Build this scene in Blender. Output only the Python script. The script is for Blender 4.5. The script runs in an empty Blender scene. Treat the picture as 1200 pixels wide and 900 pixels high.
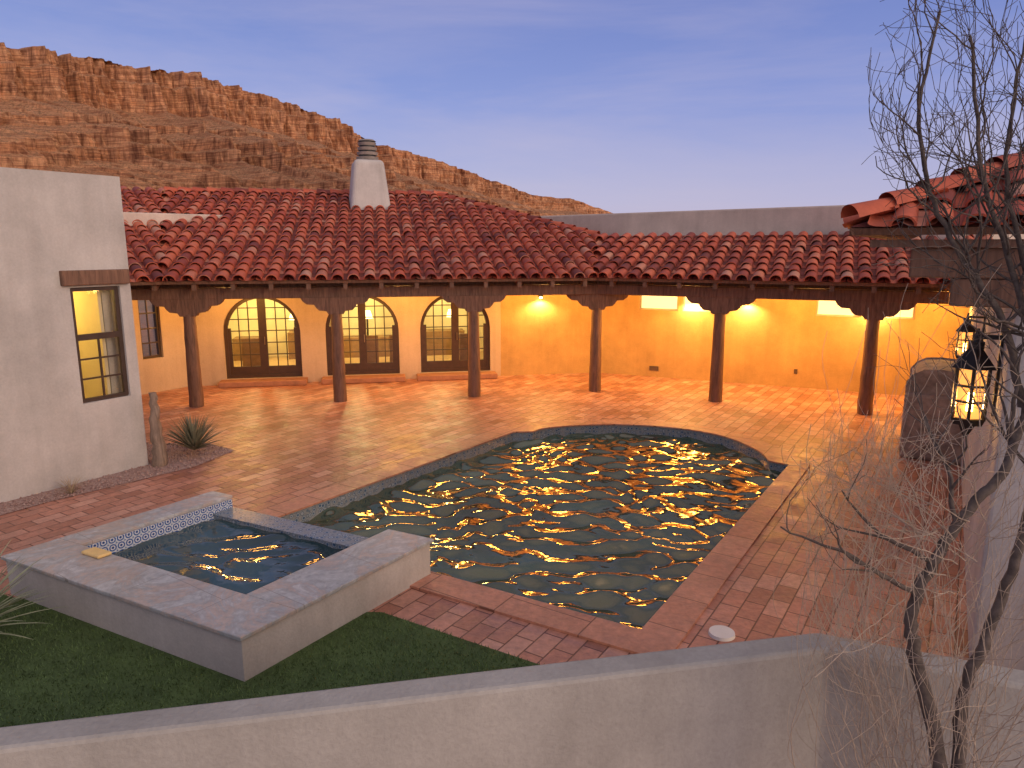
import bpy, bmesh, math, random
import numpy as np
from mathutils import Vector, Matrix
random.seed(7); rng=np.random.RandomState(5)
S=bpy.context.scene
COL=S.collection

# ------------------------------------------------------------ helpers
def nodes_mat(name):
    m=bpy.data.materials.new(name); m.use_nodes=True
    nt=m.node_tree; b=nt.nodes['Principled BSDF']
    return m,nt,b
def N(nt,t,**k):
    n=nt.nodes.new(t)
    for a,v in k.items(): setattr(n,a,v)
    return n
def ramp(nt,stops,fac=None):
    r=nt.nodes.new('ShaderNodeValToRGB'); cr=r.color_ramp
    while len(cr.elements)<len(stops): cr.elements.new(.5)
    for e,(p,c) in zip(cr.elements,stops):
        e.position=p; e.color=(c[0],c[1],c[2],1)
    if fac is not None: nt.links.new(fac,r.inputs[0])
    return r
def pos(nt): return nt.nodes.new('ShaderNodeNewGeometry').outputs['Position']
def noise(nt,scale,detail=5,rough=.55,vec=None,dist=0):
    n=nt.nodes.new('ShaderNodeTexNoise'); n.inputs['Scale'].default_value=scale
    n.inputs['Detail'].default_value=detail; n.inputs['Roughness'].default_value=rough
    n.inputs['Distortion'].default_value=dist
    nt.links.new(vec if vec is not None else pos(nt),n.inputs['Vector']); return n
def bump(nt,b,h,strength=.3,dist=.02):
    n=nt.nodes.new('ShaderNodeBump'); n.inputs['Strength'].default_value=strength
    n.inputs['Distance'].default_value=dist
    nt.links.new(h,n.inputs['Height']); nt.links.new(n.outputs[0],b.inputs['Normal']); return n
def mixc(nt,fac,a,bb,mode='MIX'):
    n=nt.nodes.new('ShaderNodeMix'); n.data_type='RGBA'; n.blend_type=mode
    for s,v in ((0,fac),(6,a),(7,bb)):
        if isinstance(v,(int,float)): n.inputs[s].default_value=v
        elif isinstance(v,tuple): n.inputs[s].default_value=(v[0],v[1],v[2],1)
        else: nt.links.new(v,n.inputs[s])
    return n.outputs[2]
def stucco(name,c,var=.12,bs=.35):
    m,nt,b=nodes_mat(name)
    n1=noise(nt,1.1,5,.65); n2=noise(nt,35,3,.6)
    lo=tuple(x*(1-var*1.6) for x in c); hi=tuple(min(1,x*(1+var)) for x in c)
    r=ramp(nt,[(.3,lo),(.7,hi)],n1.outputs[0])
    mp=N(nt,'ShaderNodeMapping'); mp.inputs['Scale'].default_value=(5,5,.35); nt.links.new(pos(nt),mp.inputs[0])
    n3=noise(nt,1.0,4,.6,mp.outputs[0]); sr=ramp(nt,[(.35,(.86,.85,.84)),(.6,(1,1,1))],n3.outputs[0])
    col=mixc(nt,.15,r.outputs[0],n2.outputs[0],'OVERLAY')
    col=mixc(nt,.6,col,sr.outputs[0],'MULTIPLY')
    nt.links.new(col,b.inputs['Base Color']); b.inputs['Roughness'].default_value=.92
    bump(nt,b,n2.outputs[0],bs,.01); return m
def simple(name,c,rough=.6,var=.2,scale=8,metal=0,bs=.2):
    m,nt,b=nodes_mat(name); n=noise(nt,scale,4,.6)
    r=ramp(nt,[(.3,tuple(x*(1-var) for x in c)),(.7,tuple(min(1,x*(1+var)) for x in c))],n.outputs[0])
    nt.links.new(r.outputs[0],b.inputs['Base Color']); b.inputs['Roughness'].default_value=rough
    b.inputs['Metallic'].default_value=metal
    bump(nt,b,n.outputs[0],bs,.01); return m
def emis(name,c,s):
    m,nt,b=nodes_mat(name); b.inputs['Base Color'].default_value=(*c,1)
    b.inputs['Emission Color'].default_value=(*c,1); b.inputs['Emission Strength'].default_value=s; return m
def wood(name,c):
    m,nt,b=nodes_mat(name)
    mp=N(nt,'ShaderNodeMapping'); mp.inputs['Scale'].default_value=(14,14,1.6)
    nt.links.new(pos(nt),mp.inputs[0]); n=noise(nt,1.5,6,.65,mp.outputs[0],.6)
    r=ramp(nt,[(.28,tuple(x*.45 for x in c)),(.55,c),(.8,tuple(x*1.5 for x in c))],n.outputs[0])
    nt.links.new(r.outputs[0],b.inputs['Base Color']); b.inputs['Roughness'].default_value=.7
    bump(nt,b,n.outputs[0],.5,.015); return m

def empty(name):
    e=bpy.data.objects.new(name,None); COL.objects.link(e); return e
def mesh_obj(name,verts,faces,mat=None,parent=None,smooth=False):
    me=bpy.data.meshes.new(name); me.from_pydata([tuple(v) for v in verts],[],faces); me.update()
    if mat:
        for mm in (mat if isinstance(mat,(list,tuple)) else [mat]): me.materials.append(mm)
    if smooth: me.polygons.foreach_set('use_smooth',[True]*len(me.polygons))
    o=bpy.data.objects.new(name,me); COL.objects.link(o)
    if parent: o.parent=parent
    return o
def bevel(o,w=.02,seg=2):
    m=o.modifiers.new('b','BEVEL'); m.width=w; m.segments=seg; m.limit_method='ANGLE'; return o
def prism(name,poly,z0,z1,mat,parent=None,bv=0):
    n=len(poly)
    ar=sum(poly[i][0]*poly[(i+1)%n][1]-poly[(i+1)%n][0]*poly[i][1] for i in range(n))
    if ar<0: poly=poly[::-1]
    v=[(p[0],p[1],z0) for p in poly]+[(p[0],p[1],z1) for p in poly]
    f=[tuple(range(n))[::-1],tuple(range(n,2*n))]+[(i,(i+1)%n,n+(i+1)%n,n+i) for i in range(n)]
    o=mesh_obj(name,v,f,mat,parent)
    if bv: bevel(o,bv)
    return o
def V2(a): return Vector((a[0],a[1]))
def obox(name,p0,p1,w0,w1,z0,z1,mat,parent=None,bv=0,e0=0,e1=0):
    a=V2(p0);b=V2(p1);d=(b-a).normalized();n=Vector((-d.y,d.x)); a=a-d*e0; b=b+d*e1
    return prism(name,[a+n*w0,b+n*w0,b+n*w1,a+n*w1],z0,z1,mat,parent,bv)
def cyl(name,base,r0,r1,h,mat,parent=None,seg=16,rings=1,jit=0,smooth=False):
    v=[];f=[]
    for k in range(rings+1):
        t=k/rings; r=r0+(r1-r0)*t
        ox=random.uniform(-jit,jit);oy=random.uniform(-jit,jit)
        for i in range(seg):
            a=2*math.pi*i/seg; rr=r*(1+random.uniform(-jit,jit)*1.5)
            v.append((base[0]+ox+rr*math.cos(a),base[1]+oy+rr*math.sin(a),base[2]+h*t))
    for k in range(rings):
        for i in range(seg):
            f.append((k*seg+i,k*seg+(i+1)%seg,(k+1)*seg+(i+1)%seg,(k+1)*seg+i))
    f.append(tuple(range(seg))[::-1]); f.append(tuple(range(rings*seg,rings*seg+seg)))
    o=mesh_obj(name,v,f,mat,parent,smooth=False)
    if seg>=12:
        o.data.polygons.foreach_set('use_smooth',[True]*len(o.data.polygons))
        try: o.data.set_sharp_from_angle(angle=math.radians(50))
        except Exception: pass
    return o
def filled(name,outlines,z,mat,parent=None,ext=0.0,matrix=None):
    cu=bpy.data.curves.new(name,'CURVE'); cu.dimensions='2D'; cu.fill_mode='BOTH'; cu.extrude=ext
    for ol in outlines:
        sp=cu.splines.new('POLY'); sp.points.add(len(ol)-1)
        for p,q in zip(sp.points,ol): p.co=(q[0],q[1],0,1)
        sp.use_cyclic_u=True
    o=bpy.data.objects.new('tmp',cu); COL.objects.link(o)
    bpy.context.view_layer.update()
    me=bpy.data.meshes.new_from_object(o.evaluated_get(bpy.context.evaluated_depsgraph_get()))
    bpy.data.objects.remove(o)
    M=matrix if matrix is not None else Matrix.Translation((0,0,z))
    me.transform(M); me.materials.clear(); me.materials.append(mat); me.name=name
    bm=bmesh.new(); bm.from_mesh(me)
    if ext==0:
        for f in bm.faces:
            if f.normal.z<0: f.normal_flip()
    bm.to_mesh(me); bm.free()
    ob=bpy.data.objects.new(name,me); COL.objects.link(ob)
    if parent: ob.parent=parent
    return ob
def wall_holes(name,p0,p1,z0,z1,th,holes,mat,parent):
    a=V2(p0);b=V2(p1);L=(b-a).length;d=(b-a)/L;n=Vector((-d.y,d.x))
    M=Matrix(((d.x,0,n.x,a.x+n.x*th/2),(d.y,0,n.y,a.y+n.y*th/2),(0,1,0,0),(0,0,0,1)))
    outl=[[(0,z0),(L,z0),(L,z1),(0,z1)]]+holes
    return filled(name,outl,0,mat,parent,ext=th/2,matrix=M)
def arch(cx,w,z0,ztop,seg=18):
    r=w/2; zs=ztop-r
    return [(cx-r,z0),(cx+r,z0)]+[(cx+r*math.cos(math.pi*i/seg),zs+r*math.sin(math.pi*i/seg)) for i in range(seg+1)]
def rect(x0,x1,z0,z1): return [(x0,z0),(x1,z0),(x1,z1),(x0,z1)]

# ------------------------------------------------------------ materials
M_st=stucco('stucco_grey',(.50,.465,.425))
M_par=stucco('stucco_tan',(.58,.47,.38))
M_st2=stucco('stucco_warm',(.54,.42,.32),.08)
M_st_lit=stucco('stucco_orange_lit',(.50,.31,.13),.14)  # cream stucco with the orange of the porch lamps put into its colour
M_wood=wood('dark_wood',(.19,.095,.055))
M_frame=simple('brown_frame',(.055,.03,.02),.45,.2)
M_iron=simple('black_iron',(.02,.018,.016),.45,.2)
M_terra=simple('terracotta_step',(.36,.17,.10),.75,.2,6)
M_tile,nt,b=nodes_mat('clay_roof_tile')
g=nt.nodes.new('ShaderNodeNewGeometry')
r=ramp(nt,[(0,(.14,.03,.022)),(.15,(.31,.055,.03)),(.5,(.48,.095,.042)),(.85,(.58,.15,.07)),(1,(.52,.25,.16))],g.outputs['Random Per Island'])
n=noise(nt,9,5,.7); c=mixc(nt,.45,r.outputs[0],n.outputs[0],'OVERLAY')
n3=noise(nt,1.6,4,.6); rr=ramp(nt,[(.48,(0,0,0)),(.75,(.6,.6,.6))],n3.outputs[0])
c=mixc(nt,rr.outputs[0],c,(.28,.07,.042),'MIX')
nt.links.new(c,b.inputs['Base Color']); b.inputs['Roughness'].default_value=.72; bump(nt,b,n.outputs[0],.3,.01)
M_pan=simple('clay_pan',(.18,.045,.03),.9,.3,6)
def pavers(name,ang,bw,rh,cols,rough=.62):
    m,nt,b=nodes_mat(name)
    mp=N(nt,'ShaderNodeMapping'); mp.inputs['Rotation'].default_value=(0,0,ang)
    nt.links.new(pos(nt),mp.inputs[0])
    br=nt.nodes.new('ShaderNodeTexBrick'); br.offset=.5
    nt.links.new(mp.outputs[0],br.inputs['Vector'])
    br.inputs['Scale'].default_value=1; br.inputs['Brick Width'].default_value=bw; br.inputs['Row Height'].default_value=rh
    br.inputs['Mortar Size'].default_value=.008; br.inputs['Mortar Smooth'].default_value=.3; br.inputs['Bias'].default_value=0
    br.inputs['Color1'].default_value=(0,0,0,1); br.inputs['Color2'].default_value=(1,1,1,1); br.inputs['Mortar'].default_value=(.5,.5,.5,1)
    r=ramp(nt,[(0,cols[0]),(.35,cols[1]),(.7,cols[2]),(1,cols[3])],br.outputs['Color'])
    n1=noise(nt,.7,5,.6); n2=noise(nt,14,4,.65); n5=noise(nt,3.2,5,.7)
    c=mixc(nt,.5,r.outputs[0],n1.outputs[0],'OVERLAY'); c=mixc(nt,.5,c,n2.outputs[0],'OVERLAY'); c=mixc(nt,.4,c,n5.outputs[0],'OVERLAY')
    c=mixc(nt,br.outputs['Fac'],c,(cols[0][0]*.45,cols[0][1]*.45,cols[0][2]*.45))
    nt.links.new(c,b.inputs['Base Color'])
    rg=ramp(nt,[(.3,(rough-.2,)*3),(.7,(rough+.15,)*3)],n5.outputs[0]); nt.links.new(rg.outputs[0],b.inputs['Roughness'])
    mth=N(nt,'ShaderNodeMath',operation='SUBTRACT'); nt.links.new(n2.outputs[0],mth.inputs[0]); 
    m2=N(nt,'ShaderNodeMath',operation='MULTIPLY'); m2.inputs[1].default_value=1.6
    nt.links.new(br.outputs['Fac'],m2.inputs[0]); nt.links.new(m2.outputs[0],mth.inputs[1])
    bump(nt,b,mth.outputs[0],.55,.014); return m
PANG=math.radians(90)-math.atan2(.54,.84)
M_pav=pavers('terracotta_pavers',-PANG,.36,.20,[(.30,.125,.08),(.41,.18,.12),(.46,.215,.15),(.52,.28,.205)],.48)
M_cop=pavers('coping_pavers',-PANG,.62,.9,[(.40,.175,.115),(.44,.20,.13),(.47,.225,.15),(.50,.25,.17)],.5)
M_trav,nt,b=nodes_mat('spa_flagstone')
n1=noise(nt,1.5,9,.72,dist=1.6); n2=noise(nt,14,5,.65); n4=noise(nt,.8,5,.7)
r=ramp(nt,[(.30,(.30,.32,.33)),(.40,(.45,.46,.45)),(.47,(.33,.34,.34)),(.53,(.46,.37,.31)),(.58,(.36,.36,.36)),(.66,(.52,.51,.49)),(.76,(.38,.37,.36))],n1.outputs[0])
mp=N(nt,'ShaderNodeMapping'); mp.inputs['Rotation'].default_value=(0,0,-math.atan2(.827,.563)); nt.links.new(pos(nt),mp.inputs[0])
br=nt.nodes.new('ShaderNodeTexBrick'); br.offset=.37; nt.links.new(mp.outputs[0],br.inputs['Vector'])
for k,v in (('Scale',1),('Brick Width',.93),('Row Height',.9),('Mortar Size',.0035)): br.inputs[k].default_value=v
c=mixc(nt,.45,r.outputs[0],n2.outputs[0],'OVERLAY'); c=mixc(nt,.3,c,n4.outputs[0],'OVERLAY'); c=mixc(nt,br.outputs['Fac'],c,(.24,.22,.20))
nt.links.new(c,b.inputs['Base Color']); b.inputs['Roughness'].default_value=.38; bump(nt,b,n2.outputs[0],.2,.006)
def mosaic(name,stops,scale):
    m,nt,b=nodes_mat(name); v=nt.nodes.new('ShaderNodeTexVoronoi'); v.inputs['Scale'].default_value=scale
    v.inputs['Randomness'].default_value=.5
    nt.links.new(pos(nt),v.inputs['Vector'])
    n=noise(nt,30,2,.5); c=ramp(nt,stops,v.outputs['Distance']).outputs[0]; c=mixc(nt,.35,c,n.outputs[0],'OVERLAY')
    nt.links.new(c,b.inputs['Base Color'])
    b.inputs['Roughness'].default_value=.25; return m
M_mosd=mosaic('pool_mosaic',[(0,(.03,.06,.11)),(.25,(.06,.12,.2)),(.34,(.34,.37,.38)),(.45,(.07,.12,.17)),(.55,(.22,.24,.25))],13)
M_mos,nt,b=nodes_mat('spa_talavera_tile')
mp=N(nt,'ShaderNodeMapping'); mp.inputs['Rotation'].default_value=(0,0,-math.atan2(.827,.563)); nt.links.new(pos(nt),mp.inputs[0])
sx=N(nt,'ShaderNodeSeparateXYZ'); nt.links.new(mp.outputs[0],sx.inputs[0])
ad=N(nt,'ShaderNodeMath',operation='ADD'); nt.links.new(sx.outputs[0],ad.inputs[0]); nt.links.new(sx.outputs[1],ad.inputs[1])
cb=N(nt,'ShaderNodeCombineXYZ'); nt.links.new(ad.outputs[0],cb.inputs[0]); nt.links.new(sx.outputs[2],cb.inputs[1])
vv=nt.nodes.new('ShaderNodeTexVoronoi'); vv.voronoi_dimensions='2D'; vv.inputs['Scale'].default_value=11; vv.inputs['Randomness'].default_value=.0
nt.links.new(cb.outputs[0],vv.inputs['Vector'])
v2=nt.nodes.new('ShaderNodeTexVoronoi'); v2.voronoi_dimensions='2D'; v2.inputs['Scale'].default_value=33; v2.inputs['Randomness'].default_value=.3
nt.links.new(cb.outputs[0],v2.inputs['Vector'])
c1=ramp(nt,[(0,(.03,.08,.24)),(.14,(.04,.10,.28)),(.18,(.66,.68,.68)),(.27,(.66,.68,.68)),(.31,(.05,.12,.32)),(.43,(.07,.15,.36)),(.47,(.62,.65,.66)),(.60,(.55,.6,.63)),(.66,(.05,.12,.3))],vv.outputs['Distance']).outputs[0]
c2=ramp(nt,[(.25,(.55,.62,.75)),(.45,(1,1,1))],v2.outputs['Distance']).outputs[0]
nt.links.new(mixc(nt,.7,c1,c2,'MULTIPLY'),b.inputs['Base Color']); b.inputs['Roughness'].default_value=.22
def water(name,c,ior=2.1,ro=.05,tint=(1,.80,.52)):
    m=bpy.data.materials.new(name); m.use_nodes=True; nt=m.node_tree
    nt.nodes.remove(nt.nodes['Principled BSDF']); out=nt.nodes['Material Output']
    df=nt.nodes.new('ShaderNodeBsdfDiffuse'); gs=nt.nodes.new('ShaderNodeBsdfGlossy'); mx=nt.nodes.new('ShaderNodeMixShader'); fr=nt.nodes.new('ShaderNodeFresnel')
    n=noise(nt,.6,3,.5); r=ramp(nt,[(.3,tuple(x*.5 for x in c)),(.7,tuple(x*1.6 for x in c))],n.outputs[0])
    nt.links.new(r.outputs[0],df.inputs[0]); gs.inputs[0].default_value=(*tint,1); gs.inputs['Roughness'].default_value=ro
    fr.inputs[0].default_value=ior
    n2=noise(nt,7,2,.5,dist=.4); bp=nt.nodes.new('ShaderNodeBump'); bp.inputs['Strength'].default_value=.25; bp.inputs['Distance'].default_value=.03
    nt.links.new(n2.outputs[0],bp.inputs['Height'])
    for q in (gs,fr): nt.links.new(bp.outputs[0],q.inputs['Normal'])
    nt.links.new(fr.outputs[0],mx.inputs[0]);nt.links.new(df.outputs[0],mx.inputs[1]);nt.links.new(gs.outputs[0],mx.inputs[2]);nt.links.new(mx.outputs[0],out.inputs[0])
    return m
M_wat=water('pool_water',(.028,.070,.060),2.9,.055,(1,.76,.46))  # gold of the porch reflections put into the glossy tint, mutes sky blue
M_wat2=water('spa_water',(.035,.075,.09),1.7,.05,(1,.9,.75))
M_gl,nt,b=nodes_mat('window_glass')
for n_ in list(nt.nodes):
    if n_.type=='BSDF_PRINCIPLED': nt.nodes.remove(n_)
out=[x for x in nt.nodes if x.type=='OUTPUT_MATERIAL'][0]
tr=nt.nodes.new('ShaderNodeBsdfTransparent'); gl=nt.nodes.new('ShaderNodeBsdfGlossy'); gl.inputs['Roughness'].default_value=.03
fr=nt.nodes.new('ShaderNodeFresnel'); mx=nt.nodes.new('ShaderNodeMixShader')
nt.links.new(fr.outputs[0],mx.inputs[0]); nt.links.new(tr.outputs[0],mx.inputs[1]); nt.links.new(gl.outputs[0],mx.inputs[2]); nt.links.new(mx.outputs[0],out.inputs[0])

AMB=(1.0,.48,.10)
def light(name,loc,power,color=AMB,kind='POINT',r=.06,parent=None,spot=None,rot=None,blend=.6):
    l=bpy.data.lights.new(name,kind); l.energy=power; l.color=color
    if kind!='AREA': l.shadow_soft_size=r
    if spot: l.spot_size=spot; l.spot_blend=blend
    o=bpy.data.objects.new(name,l); o.location=loc
    if rot: o.rotation_euler=rot
    COL.objects.link(o)
    if parent: o.parent=parent
    return o

# ------------------------------------------------------------ pool outline
def catmull(pts,sub=6):
    out=[]
    for i in range(len(pts)-1):
        p0=V2(pts[max(i-1,0)]);p1=V2(pts[i]);p2=V2(pts[i+1]);p3=V2(pts[min(i+2,len(pts)-1)])
        for k in range(sub):
            t=k/sub
            out.append(.5*((2*p1)+(p2-p0)*t+(2*p0-5*p1+4*p2-p3)*t*t+(3*p1-p0-3*p2+p3)*t**3))
    out.append(V2(pts[-1])); return out
arcp=catmull([(4.28,11.33),(4.30,11.95),(4.01,12.85),(3.34,13.47),(2.3,13.80),(1.3,13.74),(.62,13.50),(.40,13.26)])
pool=[V2((1.2,6.0)),V2((4.54,11.12))]+arcp+[V2((.02,13.22)),V2((-3.35,8.48)),V2((-.84,7.18))]
def offs(poly,d):
    n=len(poly);out=[]
    for i in range(n):
        a,b,c=poly[i-1],poly[i],poly[(i+1)%n]
        d1=(b-a).normalized();d2=(c-b).normalized()
        n1=Vector((d1.y,-d1.x));n2=Vector((d2.y,-d2.x))
        m=(n1+n2).normalized(); out.append(b+m*d/max(.5,m.dot(n1)))
    return out
arcs=catmull([(4.49,11.2),(4.38,11.95),(4.03,12.87),(3.36,13.5),(2.3,13.83),(1.3,13.77),(.5,13.48),(.03,13.24)])
pool_s=[V2((1.2,6.0))]+arcs+[V2((-3.35,8.48)),V2((-.84,7.18))]
# ------------------------------------------------------------ ground, patio
M_gnd,nt,b=nodes_mat('desert_soil')
n1=noise(nt,.05,8,.65); n2=noise(nt,3,6,.7)
r=ramp(nt,[(.3,(.20,.14,.10)),(.5,(.30,.21,.15)),(.62,(.16,.15,.09)),(.75,(.33,.24,.17))],n1.outputs[0])
nt.links.new(mixc(nt,.5,r.outputs[0],n2.outputs[0],'OVERLAY'),b.inputs['Base Color']); b.inputs['Roughness'].default_value=.95
hole=offs(pool_s,.10)
filled('ground',[[(-4000,-1500),(4000,-1500),(4000,5000),(-4000,5000)],hole],-.03,M_gnd)
patio_out=[(-13,2.0),(4.6,2.6),(12,8),(14,18),(3,23),(-13,21)]
filled('patio_pavement',[patio_out,offs(pool_s,.10)],0,M_pav)
PE=empty('swimming_pool')
filled('coping',[offs(pool_s,.36),offs(pool,-.02)],.014,M_cop,PE,ext=.012)
v=[];f=[];n=len(pool)
for p in pool: v+= [(p.x,p.y,.0),(p.x,p.y,-.75)]
for i in range(n):
    j=(i+1)%n; f.append((2*i,2*j,2*j+1,2*i+1))
mesh_obj('waterline_tiles',v,f,M_mosd,PE)
def vnoise(x,y,seed=0):
    r=np.random.RandomState(seed); T=r.rand(256,256)
    xi=np.floor(x).astype(int);yi=np.floor(y).astype(int);fx=x-xi;fy=y-yi
    fx=fx*fx*fx*(fx*(fx*6-15)+10);fy=fy*fy*fy*(fy*(fy*6-15)+10)
    a=T[xi%256,yi%256];b_=T[(xi+1)%256,yi%256];c_=T[xi%256,(yi+1)%256];d_=T[(xi+1)%256,(yi+1)%256]
    return (a*(1-fx)+b_*fx)*(1-fy)+(c_*(1-fx)+d_*fx)*fy
def fbm(x,y,o=4,seed=0,g=.5):
    s=0;a=1;t=0
    for i in range(o):
        s=s+a*vnoise(x*2**i+17*i,y*2**i+31*i,seed+i); t+=a;a*=g
    return s/t
def grid_obj(name,X,Y,Z,mat,parent=None):
    h,w=X.shape
    v=np.stack([X.ravel(),Y.ravel(),Z.ravel()],1)
    i=np.arange(h*w).reshape(h,w)
    q=np.stack([i[:-1,:-1],i[:-1,1:],i[1:,1:],i[1:,:-1]],-1).reshape(-1,4)
    return mesh_obj(name,v.tolist(),q.tolist(),mat,parent,True)
rd=lambda a:1-np.abs(2*a-1)
def waves(X,Y,amp=1):
    wx=X+.6*fbm(X*.9,Y*.9,2,50); wy=Y+.6*fbm(X*.9+9,Y*.9,2,60)
    h=0; r=np.random.RandomState(12)
    for k in range(32):
        ang=math.radians(90+r.normal(0,36)); lam=r.uniform(.16,.60); kk=2*math.pi/lam
        h=h+ (lam**1.12)*.0104*np.sin(kk*(math.cos(ang)*wx+math.sin(ang)*wy)+r.uniform(0,6.28))*(.35+1.3*vnoise(X*.9+k*7,Y*.9+k*3,100+k))
    n1=fbm(wx*2.2,wy*4.0,3,5,.45)
    return amp*(h+.035*(n1-.5))
xs=np.arange(-3.9,4.9,.028);ys=np.arange(5.9,14.1,.028);X,Y=np.meshgrid(xs,ys)
grid_obj('water',X,Y,-.17+waves(X,Y),M_wat,PE)
o=cyl('skimmer_lid',(1.93,5.98,.0),.12,.115,.03,simple('white_plastic',(.7,.68,.64),.4,.05),None,24)

# ------------------------------------------------------------ spa
SP=empty('raised_spa')
D0=V2((-2.18,5.21));U=V2((.563,.827));W=V2((-.891,.453))
pt=lambda a,b_:D0+U*a+W*b_
def spblock(nm,a0,a1,b0,b1,z0,z1,mat,bv=0): return prism(nm,[pt(a0,b0),pt(a1,b0),pt(a1,b1),pt(a0,b1)],z0,z1,mat,SP,bv)
A1,B1=2.38,3.38; ai,af,bi,bf=.55,2.08,.60,3.02
spblock('wall_near',.03,ai+.01,.03,B1-.03,-.1,.382,M_st)
spblock('wall_side',ai+.01,A1-.03,.03,bi+.01,-.5,.382,M_st)
spblock('wall_far_side',ai+.01,A1-.03,bf-.01,B1-.03,-.5,.382,M_st)
spblock('spill_wall',af,A1-.04,bi+.012,bf-.012,-.5,.262,M_mosd)
for nm,a0,a1,b0,b1 in (('cap_near',0,ai,0,B1),('cap_right',ai+.002,A1,0,bi),('cap_left',ai+.002,A1,bf,B1)):
    spblock(nm,a0,a1,b0,b1,.384,.425,M_trav,.008)
spblock('spill_cap',af-.01,A1-.02,bi+.004,bf-.004,.264,.276,M_mosd)
spblock('tile_left',ai+.02,af+.27,bf-.022,bf-.011,.05,.383,M_mos)
spblock('tile_near',ai+.011,ai+.022,bi+.02,bf-.03,.05,.383,M_mos)
spblock('tile_right',ai+.02,af+.27,bi+.011,bi+.022,.05,.383,M_mos)
a=np.linspace(ai+.01,af+.02,70);b2=np.linspace(bi,bf,110);Aa,Bb=np.meshgrid(a,b2)
X=D0.x+U.x*Aa+W.x*Bb;Y=D0.y+U.y*Aa+W.y*Bb
grid_obj('spa_water',X,Y,.215+waves(X+30,Y+10,.75),M_wat2,SP)
spblock('spa_lit_patch',.40,.54,2.46,2.74,.428,.462,simple('yellow_lit_patch',(.75,.52,.2),.4,.1),.012)  # thin yellow slab painted as a patch of light on the coping

# ------------------------------------------------------------ turf
M_gr,nt,b=nodes_mat('grass_turf'); n1=noise(nt,2,5,.6); n2=noise(nt,60,3,.6)
r=ramp(nt,[(.3,(.04,.07,.018)),(.7,(.085,.135,.038))],n1.outputs[0])
nt.links.new(mixc(nt,.6,r.outputs[0],n2.outputs[0],'OVERLAY'),b.inputs['Base Color']); b.inputs['Roughness'].default_value=.9
turf=[(.75,5.19),(.75,3.6),(-9,2.1),(-8.75,8.5),(-5.05,6.66),(-3.,6.4),(-1.27,6.38)]
filled('lawn',[turf],.006,M_gr)
lawn=bpy.data.objects['lawn']
def inside(p,poly):
    x,y=p;c=False;n=len(poly)
    for i in range(n):
        x1,y1=poly[i];x2,y2=poly[i-1]
        if (y1>y)!=(y2>y) and x<(x2-x1)*(y-y1)/(y2-y1)+x1: c=not c
    return c
v=[];f=[]
spa_poly=[tuple(pt(0,0)),tuple(pt(A1,0)),tuple(pt(A1,B1)),tuple(pt(0,B1))]
cnt=0
while cnt<36000:
    x=random.uniform(-5.6,.75);y=random.uniform(3.6,7.2)
    if not inside((x,y),turf) or inside((x,y),spa_poly): continue
    cnt+=1; an=random.uniform(0,6.28);h=random.uniform(.015,.045);w=.005;k=len(v)
    lx,ly=random.uniform(-.02,.02),random.uniform(-.02,.02)
    v+=[(x-w*math.cos(an),y-w*math.sin(an),.005),(x+w*math.cos(an),y+w*math.sin(an),.005),(x+lx,y+ly,h)]; f.append((k,k+1,k+2))
M_bl=simple('grass_blade',(.10,.16,.05),.7,.5,5); mesh_obj('blades',v,f,M_bl,lawn)
M_grv,nt,b=nodes_mat('pink_gravel'); vo=nt.nodes.new('ShaderNodeTexVoronoi'); vo.inputs['Scale'].default_value=45; nt.links.new(pos(nt),vo.inputs['Vector'])
r=ramp(nt,[(0,(.22,.12,.10)),(.5,(.36,.23,.19)),(1,(.46,.34,.29))],vo.outputs['Color']); nt.links.new(r.outputs[0],b.inputs['Base Color'])
b.inputs['Roughness'].default_value=.9; bump(nt,b,vo.outputs['Distance'],.8,.02)
bed=[(-9,6.6),(-7.6,7.6),(-6.5,9.4),(-5.15,11.05),(-4.85,12.0),(-5.6,12.5),(-7,12.4),(-8.5,9)]
filled('gravel_bed',[bed],.007,M_grv)
v=[];f=[]
k=0
while k<1500:
    x=random.uniform(-7.4,-4.85);y=random.uniform(8.2,12.5)
    if not inside((x,y),bed): continue
    k+=1;s=random.uniform(.01,.03);i0=len(v)
    P=[(s,0,0),(-s,0,0),(0,s,0),(0,-s,0),(0,0,s*.8),(0,0,-s*.5)]
    v+=[(x+p[0]*random.uniform(.7,1.2),y+p[1]*random.uniform(.7,1.2),.012+p[2]) for p in P]
    f+=[(i0+a_,i0+b_,i0+c_) for a_,b_,c_ in ((0,2,4),(2,1,4),(1,3,4),(3,0,4),(2,0,5),(1,2,5),(3,1,5),(0,3,5))]
mesh_obj('stones',v,f,M_grv,bpy.data.objects['gravel_bed'])

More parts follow.
